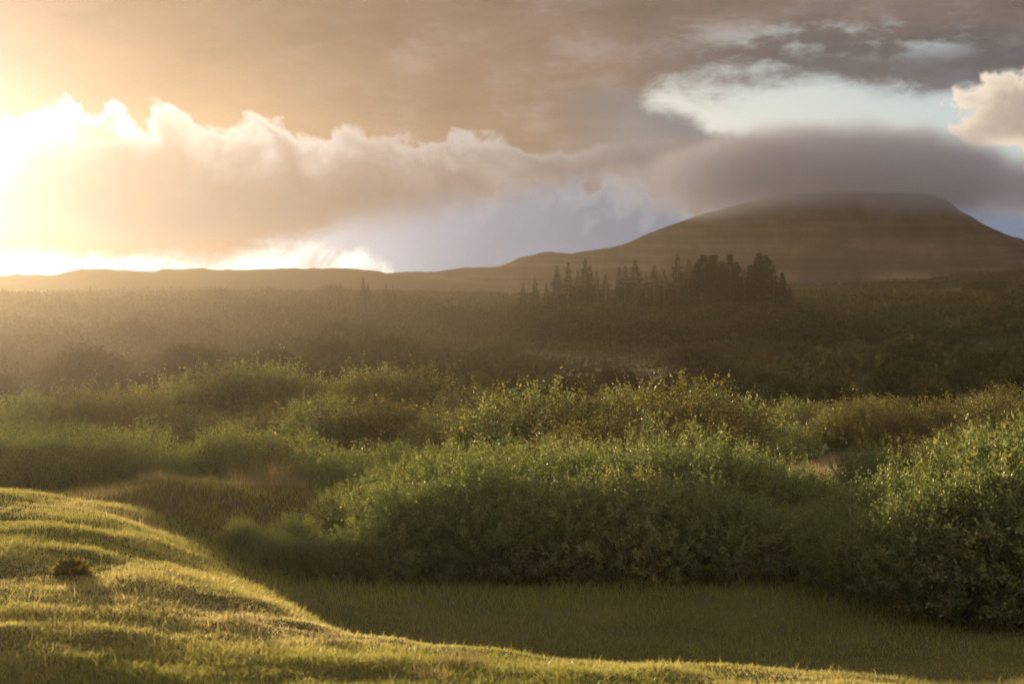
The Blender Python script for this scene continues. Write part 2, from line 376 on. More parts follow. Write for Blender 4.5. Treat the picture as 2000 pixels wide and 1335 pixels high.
def ridge(name, D, pts, depth_f, depth_b, base, mat, rough, x0, x1, nx, cliff=0.0):
    """a ridge line with the given skyline and real depth, eroded by noise"""
    xs = np.linspace(x0, x1, nx); ys = np.concatenate([np.linspace(D - depth_f, D, 60), np.linspace(D, D + depth_b, 24)[1:]])
    Xg, Yg = np.meshgrid(xs, ys, indexing='ij')
    sx = 1000 + F * xs / D
    P0, P1 = zip(*pts)
    top = (HZ - np.interp(sx, P0, P1)) / F * D
    k = np.hanning(7); k /= k.sum(); top = np.convolve(np.pad(top, 3, mode='edge'), k, 'valid')
    t = np.where(Yg < D, (Yg - (D - depth_f)) / depth_f, 1 - (Yg - D) / depth_b)
    prof = np.where(Yg < D, 0.62 * t ** 1.35 + 0.38 * ss(0.35, 1.0, t), ss(0, 1, t))
    Z = base + (top[:, None] - base) * prof
    n = fbm(Xg * 0.03 + 7, Yg * 0.012, 5) + 0.5 * np.abs(fbm(Xg * 0.05, Yg * 0.01, 4))
    Z = Z + n * rough * np.clip(t, 0, 1) * (1 - 0.85 * ss(0.9, 1.0, t)) * np.minimum(1, np.maximum(top[:, None] - base, 0) / 25)
    Z = Z + 0.45 * fbm(Xg * 0.22, Yg * 0.3, 4) * ss(0.5, 1, t)
    V_ = np.stack([Xg, Yg, Z], -1).reshape(-1, 3); m = len(ys)
    i, j = np.meshgrid(np.arange(nx - 1), np.arange(m - 1), indexing='ij')
    Fq = np.stack([i * m + j, (i + 1) * m + j, (i + 1) * m + j + 1, i * m + j + 1], -1).reshape(-1, 4)
    link(name, make_mesh(name, V_, Fq, smooth=True, mat=mat), kind='structure')
ridge('mountain', 545.0, [(-600, 545), (400, 534), (700, 531), (760, 531), (830, 532), (890, 531), (940, 527), (1000, 518), (1060, 510), (1100, 500), (1160, 488), (1200, 479), (1235, 466), (1265, 453), (1300, 440), (1340, 428),
      (1380, 415), (1430, 402), (1500, 389), (1580, 379), (1660, 374), (1740, 375), (1800, 378), (1838, 384), (1850, 392), (1858, 393), (1866, 405), (1876, 413), (1900, 426), (1935, 444), (1970, 459), (2000, 472), (2060, 494), (2200, 535), (2500, 560), (3400, 575)],
      75, 60, -9.5, M_MOUNT, 7.0, -260, 380, 620)
ridge('hills', 500.0, [(-1500, 560), (-400, 562), (-60, 556), (0, 552), (60, 547), (95, 541), (125, 530), (150, 526), (240, 525), (262, 529), (300, 531), (325, 524), (410, 523), (460, 527), (520, 524), (620, 523), (700, 524), (735, 527), (765, 535), (830, 538), (900, 545), (1000, 556), (1200, 572), (1500, 600)],
      35, 50, -9.0, M_HILL, 1.8, -340, 70, 520)
# rest of the air: one even, pale haze round everything
def build_haze():
    x0, x1, y0, y1, z0, z1 = -625, 625, -625, 625, -18, 55
    V_ = [(x, y, z) for z in (z0, z1) for y in (y0, y1) for x in (x0, x1)]
    Fq = [(0, 2, 3, 1), (4, 5, 7, 6), (0, 1, 5, 4), (2, 6, 7, 3), (0, 4, 6, 2), (1, 3, 7, 5)]
    m, nt, o = mat_new('haze_air')
    pv = nt.nodes.new('ShaderNodeVolumePrincipled'); pv.inputs['Color'].default_value = (0.93, 0.83, 0.75, 1)
    pv.inputs['Density'].default_value = HAZE; pv.inputs['Anisotropy'].default_value = HAZE_G
    nt.links.new(pv.outputs[0], o.inputs['Volume'])
    link('haze', make_mesh('haze', V_, Fq, mat=m), kind='stuff')
HAZE, HAZE_G = 0.000078, 0.81
build_haze()

# cap cloud lying on the summit: a closed body with soft, uneven density
def build_cap_cloud():
    D = 532.0
    cx, cz = at(1690, D), zat(338, D)
    rx, ry, rz = (2290 - 1140) / 2 / F * D, 42.0, 0.5 * (462 - 200) / F * D
    th = np.linspace(0, np.pi, 17); ph = np.linspace(0, 2 * np.pi, 33)[:-1]
    T_, P_ = np.meshgrid(th, ph, indexing='ij')
    V_ = np.stack([np.sin(T_) * np.cos(P_), np.sin(T_) * np.sin(P_), np.cos(T_)], -1).reshape(-1, 3) * 1.03
    i, j = np.meshgrid(np.arange(16), np.arange(32), indexing='ij'); j2 = (j + 1) % 32
    Fq = np.stack([i * 32 + j, (i + 1) * 32 + j, (i + 1) * 32 + j2, i * 32 + j2], -1).reshape(-1, 4)
    m, nt, o = mat_new('summit_cloud')
    tc = nt.nodes.new('ShaderNodeTexCoord'); p = X(tc.outputs['Object'])
    sp = nt.nodes.new('ShaderNodeSeparateXYZ'); nt.links.new(p.k, sp.inputs[0])
    x, y, z = (X(sp.outputs[k]) for k in range(3))
    n = noise(vec(x * 3.2, y * 0.8, z * 0.75), 1.0, 4, 0.55, 0.2)
    # domed body that thins out to the left, ragged base, tail running on to the right
    bend = z + x * x * 0.35 - 0.03 + sstep(0.0, 1.0, x) * 0.1
    r = X._b(x * x * 0.72 + y * y + bend * bend * 1.25, 'SQRT')
    d = sstep(0.92, 0.40, r + (n - 0.5) * 0.9) * (0.5 + 1.0 * n) * sstep(1.0, 0.86, X._b(x * x + y * y + z * z, 'SQRT'))
    pv = nt.nodes.new('ShaderNodeVolumePrincipled'); pv.inputs['Color'].default_value = (0.38, 0.40, 0.52, 1)
    nt.links.new((d * CAP_DENSITY).k, pv.inputs['Density']); pv.inputs['Anisotropy'].default_value = 0.05
    nt.links.new(pv.outputs[0], o.inputs['Volume'])
    ob = link('cap_cloud', make_mesh('cap_cloud', V_, Fq, mat=m), kind='stuff', label='grey cap cloud lying over the mountain summit')
    ob.location = (cx, D, cz); ob.scale = (rx, ry, rz)
CAP_DENSITY = 0.085
build_cap_cloud()

# ------------------------------------------------------------------ plants
def leaves(base, axis, nrm_, L, W, var, r_=None):
    """diamond leaves with a fold; base (n,3), axis unit (n,3), nrm_ (n,3)"""
    n = len(base); side = norm(np.cross(axis, nrm_)); up = np.cross(side, axis)
    L = np.asarray(L)[:, None]; W = np.asarray(W)[:, None]
    a = base; b = base + axis * L * 0.45 + side * W * 0.5 + up * W * 0.12
    c = base + axis * L - up * L * 0.10; d = base + axis * L * 0.45 - side * W * 0.5 + up * W * 0.12
    V_ = np.stack([a, b, c, d], 1).reshape(-1, 3)
    return V_, np.arange(4 * n).reshape(n, 4), var
def tubes(segs, k=5):
    """segs: list of (p0, p1, r0, r1) tapered sticks"""
    Vs, Fs = [], []; off = 0
    for p0, p1, r0, r1 in segs:
        p0 = np.array(p0, float); p1 = np.array(p1, float); d = p1 - p0; d /= max(np.linalg.norm(d), 1e-6)
        u = np.cross(d, (0.3, 0.9, 0.1)); u /= np.linalg.norm(u); v = np.cross(d, u)
        a = np.arange(k) * 2 * np.pi / k
        ring = np.cos(a)[:, None] * u + np.sin(a)[:, None] * v
        Vs += [p0 + ring * r0, p1 + ring * r1]
        for i in range(k): Fs.append((off + i, off + (i + 1) % k, off + k + (i + 1) % k, off + k + i))
        off += 2 * k
    return np.concatenate(Vs), np.array(Fs)
def shrub_proto(seed, H, R, n_twig, n_leaf, L, W, mat, upright=0.6, shoots=0.08, lobes=8, skirt=True):
    g = np.random.default_rng(seed)
    ang = g.random(lobes) * 2 * np.pi + np.arange(lobes) * 2.4; rr = R * np.sqrt(g.random(lobes)) * 0.62
    lc = np.stack([np.cos(ang) * rr, np.sin(ang) * rr, H * (0.36 + 0.26 * g.random(lobes)) * (1 - 0.25 * rr / R)], 1)
    lr = H * (0.26 + 0.14 * g.random(lobes))
    lc[0] = (0, 0, H * 0.55); lr[0] = H * 0.42
    if skirt:
        m = lobes; a2 = g.random(m) * 2 * np.pi; r2 = R * (0.45 + 0.3 * g.random(m))
        lc = np.concatenate([lc, np.stack([np.cos(a2) * r2, np.sin(a2) * r2, H * (0.16 + 0.12 * g.random(m))], 1)]); lr = np.concatenate([lr, H * (0.18 + 0.08 * g.random(m))])
    w = lr ** 2; w /= w.sum()
    li = g.choice(len(lr), n_twig, p=w)
    dirs = norm(g.normal(size=(n_twig, 3)) + np.array([0, 0, 0.35]))
    rad = lr[li] * (0.45 + 0.55 * np.sqrt(g.random(n_twig)))
    tb = lc[li] + dirs * rad[:, None] * np.array([1.15, 1.15, 1.0])
    tb[:, 2] = np.abs(tb[:, 2] - 0.03) + 0.03
    td = norm(dirs * (1 - upright) + np.array([0, 0, upright]) + g.normal(size=(n_twig, 3)) * 0.35)
    tl = H * (0.10 + 0.12 * g.random(n_twig)); sh = g.random(n_twig) < shoots; tl[sh] *= 1.7
    # leaves set round each twig
    t = np.tile(np.linspace(0.05, 1.0, n_leaf), (n_twig, 1)) + g.normal(size=(n_twig, n_leaf)) * 0.03
    base = tb[:, None] + td[:, None] * (tl[:, None] * t)[..., None] + g.normal(size=(n_twig, n_leaf, 3)) * 0.012 * H
    phi = np.arange(n_leaf)[None] * 2.4 + g.random((n_twig, 1)) * 6.28
    u = norm(np.cross(td, g.normal(size=(n_twig, 3)))); v = np.cross(td, u)
    rad_d = np.cos(phi)[..., None] * u[:, None] + np.sin(phi)[..., None] * v[:, None]
    ax = norm(rad_d * 0.8 + td[:, None] * 0.75 + g.normal(size=base.shape) * 0.30)
    nr = norm(td[:, None] * 0.9 - rad_d * 0.4 + g.normal(size=base.shape) * 0.45)
    base, ax, nr = base.reshape(-1, 3), ax.reshape(-1, 3), nr.reshape(-1, 3); n = len(base)
    sz = 0.7 + 0.6 * g.random(n)
    clump = np.repeat(g.random(n_twig), n_leaf)
    var = np.clip(0.62 * g.random(n) + 0.30 * clump + (g.random(n) < 0.04) * 0.35, 0, 0.999)
    V_, Fq, va = leaves(base, ax, nr, L * sz, W * sz, var)
    fol = make_mesh('foliage', V_, Fq, {'var': va}, mat=mat)
    segs = []
    for k in range(len(lr)):
        b0 = np.array([lc[k][0] * 0.18, lc[k][1] * 0.18, -0.12]); mid = b0 * 0.5 + lc[k] * 0.5 + np.array([lc[k][0] * 0.12, lc[k][1] * 0.12, 0.04]); r0 = 0.016 + 0.014 * lr[k] / H
        segs += [(b0, mid, r0, r0 * 0.75), (mid, lc[k], r0 * 0.75, r0 * 0.45)]
        own = np.where(li == k)[0]
        for q in own[:max(6, len(own) // 5)]:
            a_ = mid * 0.3 + lc[k] * 0.7 if q % 2 else lc[k]
            segs.append((a_, tb[q], r0 * 0.35, 0.004)); segs.append((tb[q], tb[q] + td[q] * tl[q], 0.004, 0.002))
    bv, bf = tubes(segs, 4)
    return [('foliage', fol), ('branches', make_mesh('branches', bv, bf, smooth=True, mat=M_BARK))], H * 1.02

WIL = [shrub_proto(11 + i, 2.0, 1.25, 820, 22, 0.062, 0.026, M_WILLOW, 0.6, 0.10) for i in range(4)]
ROW = [shrub_proto(31 + i, 2.0, 1.3, 800, 19, 0.062, 0.028, M_WILLOW, 0.65, 0.12) for i in range(3)]
BIR = [shrub_proto(51 + i, 2.6, 1.3, 900, 17, 0.058, 0.044, M_BIRCH, 0.45, 0.10, lobes=10) for i in range(4)]
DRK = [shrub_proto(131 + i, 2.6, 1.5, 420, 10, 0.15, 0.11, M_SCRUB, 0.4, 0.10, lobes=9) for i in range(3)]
def put_shrub(protos, px, d, top_py, wid=1.0, label='', cat='shrub', group=None, name='willow_shrub', k=None, g=rng):
    x = at(px, d); z0 = float(height(x, d))
    pr, H = protos[int(g.integers(len(protos)))] if k is None else protos[k % len(protos)]
    s = max((zat(top_py, d) - z0) / H, 0.25)
    sw = wid * s * (0.92 + 0.16 * g.random())
    return thing(name, (x, d, z0), pr, label, cat, group, g.random() * 6.28, (sw, sw, s))
ORD = ['first', 'second', 'third', 'fourth', 'fifth', 'sixth', 'seventh', 'eighth', 'ninth', 'tenth', 'eleventh', 'twelfth', 'thirteenth', 'fourteenth', 'fifteenth', 'sixteenth',
       'seventeenth', 'eighteenth', 'nineteenth', 'twentieth', 'twenty-first', 'twenty-second', 'twenty-third', 'twenty-fourth', 'twenty-fifth', 'twenty-sixth', 'twenty-seventh', 'twenty-eighth', 'twenty-ninth', 'thirtieth']

# --- the big shaded willow thicket beyond the hollow
tx = [560, 620, 700, 800, 900, 1000, 1100, 1200, 1300, 1400, 1500, 1560, 1620, 1680, 1760]
ty = [1000, 968, 925, 885, 868, 860, 860, 862, 850, 852, 876, 918, 955, 962, 945]
for i, px in enumerate(np.linspace(600, 1720, 14)):
    d = 24.0 + 0.5 * rng.random()
    put_shrub(WIL, px, d, np.interp(px, tx, ty) + 25 + 85 * rng.random(), 0.9 + 0.2 * rng.random(), 'willow shrub in the front row of the big shaded thicket, %s from its left end' % ORD[i], group='front row of the shaded thicket')
for i, px in enumerate(np.linspace(690, 1640, 11)):
    d = 26.2 + 0.6 * rng.random()
    put_shrub(WIL, px, d, np.interp(px, tx, ty) + 50 * (rng.random() - 0.35), 0.85 + 0.35 * rng.random(), 'sunlit-topped willow shrub in the back row of the big thicket, %s from its left end' % ORD[i], group='back row of the big thicket')
for i, px in enumerate(np.linspace(760, 1560, 8)):
    d = 28.6 + 0.6 * rng.random()
    put_shrub(WIL, px, d, np.interp(px, tx, ty) - 2 + 20 * (rng.random() - 0.4), 1.0, 'willow shrub peeping out behind the big thicket, %s from its left end' % ORD[i], group='rearmost row of the big thicket')
for i, (px, d, top) in enumerate([(470, 24.6, 1065), (535, 24.2, 1035), (575, 25.4, 1000), (1640, 23.2, 1010), (1700, 23.8, 965), (1750, 23.0, 985), (1720, 25.5, 935), (1610, 25.0, 975)]):
    put_shrub(WIL, px, d, top, 0.95, 'low willow shrub %s' % ['crouching at the left foot of the big thicket', 'second at the left foot of the big thicket', 'on the left shoulder of the big thicket', 'in front of the dip between thicket and right willows', 'in the middle of the dip right of the thicket', 'nearest the right willows in the dip', 'at the back of the dip by the clearing', 'at the back right end of the big thicket'][i], group='low willows linking the thicket')
# --- tall willows at the right edge
for i, (px, d, top) in enumerate([(1690, 22.6, 1000), (1775, 21.8, 965), (1850, 21.2, 950), (1930, 21.0, 915), (2010, 20.8, 880), (2090, 20.6, 850), (1800, 23.6, 885), (1890, 23.2, 862), (1975, 22.8, 832), (2060, 22.8, 800)]):
    put_shrub(WIL, px, d, top, 0.85, 'tall glossy willow shrub at the right edge, %s' % ['low one beside the thicket', 'second in front from the thicket', 'third in front from the thicket', 'fourth in front from the thicket', 'front one cut by the frame', 'outermost in front', 'behind with the lowest top', 'behind with yellowed leaves', 'behind with the tallest lit top', 'behind at the very edge'][i], group='willows at the right edge')
# --- bright willow row behind the left mound
rx_ = [(-230, 840), (-145, 838), (-60, 835), (20, 828), (110, 826), (190, 838), (275, 822), (350, 870), (420, 842), (455, 824), (520, 850), (562, 828), (625, 862), (700, 866), (770, 868), (850, 880)]
for i, (px, top) in enumerate(rx_):
    d = 34.6 + 1.6 * rng.random()
    put_shrub(ROW, px, d, top, 0.8 + 0.25 * rng.random(), 'bright green willow shrub in the row behind the left mound, %s from the left' % ORD[i], group='bright willow row behind the left mound')
for i, (px, top) in enumerate([(60, 850), (150, 856), (240, 852), (330, 880), (480, 868), (590, 880), (660, 884), (735, 886)]):
    put_shrub(ROW, px, 33.4 + 0.6 * rng.random(), top + 14, 0.9, 'shaded lower willow at the foot of the bright row, %s from the left' % ORD[i], group='lower willows at the foot of the bright row')
# --- birches and willows across the valley floor
mid = [(40, 66, 772), (120, 68, 752), (190, 70, 760), (260, 66, 752), (330, 72, 738), (385, 74, 718), (430, 74, 708), (480, 75, 712), (528, 74, 708), (575, 72, 738), (625, 70, 742), (680, 74, 728), (718, 76, 718), (760, 76, 726), (805, 72, 716),
       (860, 70, 760), (900, 66, 776), (940, 68, 754), (975, 64, 768), (560, 58, 782), (630, 56, 776), (700, 55, 772), (760, 54, 780), (820, 54, 790), (870, 52, 806), (905, 48, 790), (950, 46, 800),
       (995, 45, 762), (1040, 44, 750), (1090, 45, 760), (1140, 47, 778), (1180, 50, 772), (1235, 52, 762), (1280, 44, 752), (1325, 41, 732), (1365, 41, 742), (1405, 43, 768), (1160, 38, 815), (1230, 38, 808), (1090, 36, 826), (1300, 36, 810), (1390, 36, 815),
       (1455, 62, 800), (1500, 66, 790), (1550, 70, 778), (1600, 70, 786), (1650, 64, 782), (1690, 60, 778), (1640, 62, 800), (1745, 58, 800), (1790, 58, 806), (1850, 60, 776), (1900, 62, 782), (1950, 58, 770), (2010, 60, 780), (1470, 56, 812), (1530, 58, 820), (1860, 44, 830), (1930, 42, 815), (1760, 40, 850), (1700, 38, 866)]
for i, (px, d, top) in enumerate(mid):
    lab = 'birch bush on the valley floor, %s' % ('%s of those left of centre, counted from the left' % ORD[i] if i < 19 else '%s of the middle clumps, counted from the left' % ORD[i - 19] if i < 42 else '%s of those on the right, counted from the clearing' % ORD[i - 42])
    put_shrub(BIR if i % 4 else ROW, px, d, top, 0.95 + 0.3 * rng.random(), lab, 'bush', 'bushes on the valley floor', name='birch_bush' if i % 4 else 'willow_shrub')
for i in range(90):
    d = 60 + 75 * rng.random(); px = -150 + 2300 * rng.random()
    if 1480 < px < 1720 and d < 66: continue
    x = at(px, d); h = 0.9 + 1.2 * rng.random()
    put_shrub(BIR if d < 82 else DRK, px, d, HZ - (height(x, d) + h) / d * F, 1.05 + 0.4 * rng.random(), 'low dim birch bush among many on the far side of the valley floor', 'bush', 'low bushes filling the far valley floor', name='birch_bush')

# --- scrub that covers slope and valley as one mass
def build_scrub():
    g = np.random.default_rng(5)
    n = 21000
    d = np.sqrt(g.random(n) * (445.0 ** 2 - 42.0 ** 2) + 42.0 ** 2); px = -250 + 2500 * g.random(n)
    x = at(px, d); keep = fbm(x * 0.05, d * 0.03, 3) > -2.0
    keep &= ~((px > 1510) & (px < 1720) & (d > 42) & (d < 68))
    x, d = x[keep], d[keep]; n = len(x)
    patch = np.clip(fbm(x * 0.08 + 3, d * 0.045, 3), -0.6, 0.8)
    z = height(x, d); h = (0.30 + 0.6 * g.random(n) ** 1.5) * (0.7 + 0.9 * ss(75, 130, d) - 0.72 * ss(345, 425, d)) * (1 + 1.3 * patch); h = np.maximum(h, 0.3)
    m = 20
    dirs = norm(g.normal(size=(n, m, 3)) + np.array([0, 0, 0.5])); dirs[..., 2] = np.abs(dirs[..., 2])
    c = np.stack([x, d, z], -1)[:, None] + dirs * np.stack([h * 1.25, h * 1.25, h * 0.9], -1)[:, None] * (0.55 + 0.5 * g.random((n, m, 1)))
    ax = norm(dirs * 0.6 + np.array([0, 0, 0.4]) + g.normal(size=dirs.shape) * 0.7).reshape(-1, 3)
    nr = norm(g.normal(size=(n * m, 3)))
    L = (np.repeat(h, m) * (0.22 + 0.22 * g.random(n * m)))
    var = np.clip(np.repeat(0.25 + 0.4 * g.random(n) + 0.4 * fbm(x * 0.04, d * 0.03, 3), m) + 0.25 * (g.random(n * m) - 0.5), 0, 0.999)
    V_, Fq, va = leaves(c.reshape(-1, 3), ax, nr, L, L * 0.8, var)
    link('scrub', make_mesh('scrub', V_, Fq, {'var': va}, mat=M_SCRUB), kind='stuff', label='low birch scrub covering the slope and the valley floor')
build_scrub()

# --- dark birch thickets dotted over the slope
for i in range(150):
    if i < 55:
        px, d = 985 + 620 * rng.random(), 226 + 36 * rng.random(); h = 2.4 + 2.0 * rng.random()
        lab, grp = 'dark low tree of the woodland at the foot of the conifer grove', 'dark woodland below the grove'
    else:
        d = 140 + 240 * rng.random() ** 0.8; px = -150 + 2300 * rng.random(); h = 1.3 + 1.6 * rng.random()
        lab, grp = 'dark birch thicket dotted among others over the far slope', 'dark thickets on the far slope'
    x = at(px, d)
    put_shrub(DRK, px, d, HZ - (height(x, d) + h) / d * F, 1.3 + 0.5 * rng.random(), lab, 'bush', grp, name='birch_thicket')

# --- conifers
def spruce_proto(seed, H=10.0, R=1.7):
    g = np.random.default_rng(seed); B, A, N, L, W = [], [], [], [], []
    segs = [((0, 0, -0.5), (0.03, 0, H * 0.5), 0.14, 0.08), ((0.03, 0, H * 0.5), (0, 0, H * 0.99), 0.08, 0.012)]
    z = 0.5
    while z < H * 0.985:
        t = z / H; rad = R * (1 - t) ** 0.95 * (0.72 + 0.45 * g.random()) + 0.03
        for q in range(12 if t < 0.85 else 7):
            a = g.random() * 6.28; r = rad * (0.65 + 0.45 * g.random()); dr = np.array([np.cos(a), np.sin(a), 0])
            droop = -0.18 + 0.75 * t; tip = np.array([0, 0, z]) + dr * r + np.array([0, 0, r * (droop - 0.15)])
            segs.append(((0, 0, z), tip, 0.022 * (1 - t) + 0.006, 0.004))
            k = max(4, int(12 * r / R) + 3)
            for s in np.linspace(0.22, 1.0, k):
                p = np.array([0, 0, z]) * (1 - s) + tip * s
                side = np.cross(dr, (0, 0, 1))
                for sg in (-1, 1):
                    B.append(p); A.append(dr * 0.7 + side * sg * 0.8 + np.array([0, 0, -0.22 + 0.35 * t]) + g.normal(size=3) * 0.15); N.append(np.array([0, 0, 1]) + g.normal(size=3) * 0.4)
                    L.append((0.16 + 0.50 * r / R) * (1.2 - s * 0.55)); W.append(0.12 + 0.20 * min(1.0, r / R * 1.6))
        for q in range(16):                               # inner twigs that close the crown
            a = g.random() * 6.28; dr = np.array([np.cos(a), np.sin(a), 0]); r = rad * (0.15 + 0.5 * g.random())
            B.append(np.array([0, 0, z + 0.2 * g.random()]) + dr * r); A.append(dr + np.array([0, 0, 0.1]) + g.normal(size=3) * 0.3); N.append(g.normal(size=3))
            L.append(0.10 + 0.34 * rad / R); W.append(0.08 + 0.26 * rad / R)
        z += 0.26 + 0.10 * g.random()
    B, A, N = np.array(B), norm(np.array(A)), norm(np.array(N)); n = len(B)
    V_, Fq, va = leaves(B, A, N, np.array(L), np.array(W), g.random(n))
    bv, bf = tubes(segs, 4)
    return [('needles', make_mesh('needles', V_, Fq, {'var': va}, mat=M_NEEDLE)), ('trunk', make_mesh('trunk', bv, bf, smooth=True, mat=M_BARK))], H
def pine_proto(seed, H=10.0, R=2.0):
    """bushy conifer: upswept limbs that end in needle tufts, ragged outline"""
    g = np.random.default_rng(seed); B, A, N = [], [], []; segs = [((0, 0, -0.5), (0.1, 0.05, H * 0.6), 0.17, 0.10), ((0.1, 0.05, H * 0.6), (0, 0, H * 0.97), 0.10, 0.02)]
    z = 0.4
    while z < H * 0.985:
        t = z / H; rad = R * min(1.0, 0.7 + t) * (1 - t) ** 0.8 * (0.65 + 0.5 * g.random()) + 0.06
        for q in range(10 if t < 0.8 else 6):
            a = g.random() * 6.28; r = rad * (0.55 + 0.55 * g.random()); dr = np.array([np.cos(a), np.sin(a), 0])
            tip = np.array([0, 0, z]) + dr * r + np.array([0, 0, r * (0.25 + 0.35 * g.random())])
            segs.append(((0.05, 0, z), tip, 0.03 * (1 - t) + 0.008, 0.006))
            k = 4 + int(7 * r / R)
            for s_ in np.linspace(0.3, 1.0, k):
                p = np.array([0, 0, z]) * (1 - s_) + tip * s_; m = 6
                dv = norm(g.normal(size=(m, 3)) * 0.8 + dr * 0.7 + np.array([0, 0, 0.7]))
                B.append(p + g.normal(size=(m, 3)) * 0.05); A.append(dv); N.append(norm(g.normal(size=(m, 3))))
        z += 0.34 + 0.14 * g.random()
    B, A, N = np.concatenate(B), np.concatenate(A), np.concatenate(N); n = len(B)
    V_, Fq, va = leaves(B, A, N, 0.28 + 0.16 * g.random(n), np.full(n, 0.11), g.random(n))
    bv, bf = tubes(segs, 4)
    return [('needles', make_mesh('needles', V_, Fq, {'var': va}, mat=M_NEEDLE)), ('trunk', make_mesh('trunk', bv, bf, smooth=True, mat=M_BARK))], H
SPR = [spruce_proto(71, 10, 1.9), spruce_proto(72, 10, 1.6), spruce_proto(73, 10, 2.2), spruce_proto(74, 10, 1.75)]
PIN = [pine_proto(81), pine_proto(82), pine_proto(83, 10, 2.4)]
def put_tree(protos, px, d, top, wid, name, label, group, hid=None):
    x = at(px, d); z0 = float(height(x, d)); pr, H = protos[int(rng.integers(len(protos)))]
    s = (zat(top, d) - z0) / H; w = s * wid * (1.45 if protos is SPR else 1.5)
    return thing(name, (x, d, z0), pr, label, 'tree', group, rng.random() * 6.28, (w, w, s))
grove = [(1022, 551, 0.8), (1045, 539, 0.8), (1067, 549, 0.7), (1088, 518, 0.9), (1110, 511, 0.85), (1128, 527, 0.75), (1143, 503, 0.85), (1153, 516, 0.7), (1166, 529, 0.75), (1183, 534, 0.95), (1209, 520, 0.8), (1221, 516, 0.75), (1241, 506, 1.05), (1262, 532, 0.8), (1278, 516, 1.0), (1297, 525, 0.9), (1323, 497, 0.95)]
for i, (px, top, wd) in enumerate(grove):
    put_tree(SPR, px, 262 + 20 * rng.random(), top, wd, 'spruce_tree', 'dark pointed spruce in the grove on the ridge, %s from its left end' % ORD[i], 'pointed spruces of the grove')
pines = [(1345, 505, 0.9), (1372, 500, 1.0), (1392, 495, 0.95), (1410, 512, 0.85), (1426, 498, 0.7), (1440, 514, 0.75), (1466, 519, 0.8), (1482, 496, 0.9), (1498, 501, 0.8), (1512, 516, 0.7), (1528, 534, 0.6), (1360, 520, 0.9), (1455, 525, 0.9), (1543, 562, 0.45)]
for i, (px, top, wd) in enumerate(pines):
    put_tree(PIN if i % 3 else PIN[:1] + SPR[2:3], px, 256 + 20 * rng.random(), top, wd, 'pine_tree', 'dark bushy conifer in the right half of the grove, %s' % (['leftmost', 'second from the left', 'tall third from left', 'fourth from the left', 'narrow fifth from left', 'short, before the gap', 'right of the gap', 'tallest past the gap', 'beside the tallest', 'lower, near right end', 'lowest, at right end', 'low in front', 'low at the gap', 'outlying dwarf'][i]), 'bushy conifers of the grove')
small = [(113, 562, 'faint little spruce in the glow on the ridge, leftmost'), (136, 563, 'faint little spruce in the glow on the ridge, second from the left'), (177, 556, 'small spreading spruce in the glow on the left ridge'), (252, 562, 'tiny spruce alone on the ridge under the left hills'),
         (665, 549, 'small spruce on the ridge left of the taller pair'), (709, 538, 'taller spruce of the pair on the middle ridge'), (718, 548, 'shorter spruce leaning on the pair of the middle ridge'), (754, 553, 'small spruce right of the pair on the middle ridge'), (768, 555, 'smallest spruce right of the pair on the middle ridge')]
for px, top, lab in small:
    put_tree(SPR, px, 320, top, 0.62, 'spruce_tree', lab, 'scattered spruces along the ridge')
for px, top, w, lab in [(62, 564, 2.2, 'bushy thicket of low growth at the left end of the ridge'), (85, 566, 1.6, 'lower bush beside the thicket at the left end of the ridge'), (990, 569, 1.8, 'low round bush on the ridge left of the grove'), (1600, 553, 1.4, 'bush on the ridge just right of the grove'), (1640, 553, 1.5, 'middle bush on the ridge right of the grove'), (1690, 544, 1.5, 'tallest bush on the ridge right of the grove'), (1850, 541, 1.6, 'low bush on the ridge near the right edge')]:
    put_shrub(BIR, px, 420, top, w, lab, 'bush', 'bushes on the skyline ridge', name='ridge_bush')

# ------------------------------------------------------------------ grass and small growth
def blades(x, y, hgt, wid, var, lean=0.45, g=None):
    n = len(x); z = height(x, y) - 0.01
    a = g.random(n) * 6.28; l = g.normal(size=(n, 2)) * lean
    side = np.stack([np.cos(a), np.sin(a), np.zeros(n)], 1) * (wid * 0.5)[:, None]
    b = np.stack([x, y, z], 1); dv = np.stack([l[:, 0], l[:, 1], np.ones(n)], 1) * hgt[:, None]
    mid = b + dv * 0.55 * np.array([0.7, 0.7, 1.0]); tip = b + dv
    V_ = np.stack([b - side, b + side, mid + side * 0.8, tip, mid - side * 0.8], 1).reshape(-1, 3)
    i = np.arange(n) * 5
    Fq = np.concatenate([np.stack([i, i + 1, i + 2, i + 4], 1)]); Ft = np.stack([i + 4, i + 2, i + 3, i + 3], 1)
    return V_, np.stack([i, i + 1, i + 2, i + 4], 1), np.stack([i + 4, i + 2, i + 3], 1), var
def blade_mesh(name, parts, mat):
    V_, Fq, Ft, var = parts
    n = len(Fq); me = bpy.data.meshes.new(name)
    loops = np.concatenate([Fq, Ft], 1).ravel().astype(np.int32)
    me.vertices.add(len(V_)); me.vertices.foreach_set('co', V_.astype(np.float32).ravel())
    me.loops.add(n * 7); me.loops.foreach_set('vertex_index', loops)
    ls = np.stack([np.arange(n) * 7, np.arange(n) * 7 + 4], 1).ravel().astype(np.int32)
    me.polygons.add(2 * n); me.polygons.foreach_set('loop_start', ls); me.polygons.foreach_set('loop_total', np.tile([4, 3], n).astype(np.int32))
    me.attributes.new('var', 'FLOAT', 'FACE').data.foreach_set('value', np.repeat(var, 2).astype(np.float32))
    me.update(calc_edges=True); me.materials.append(mat); return me
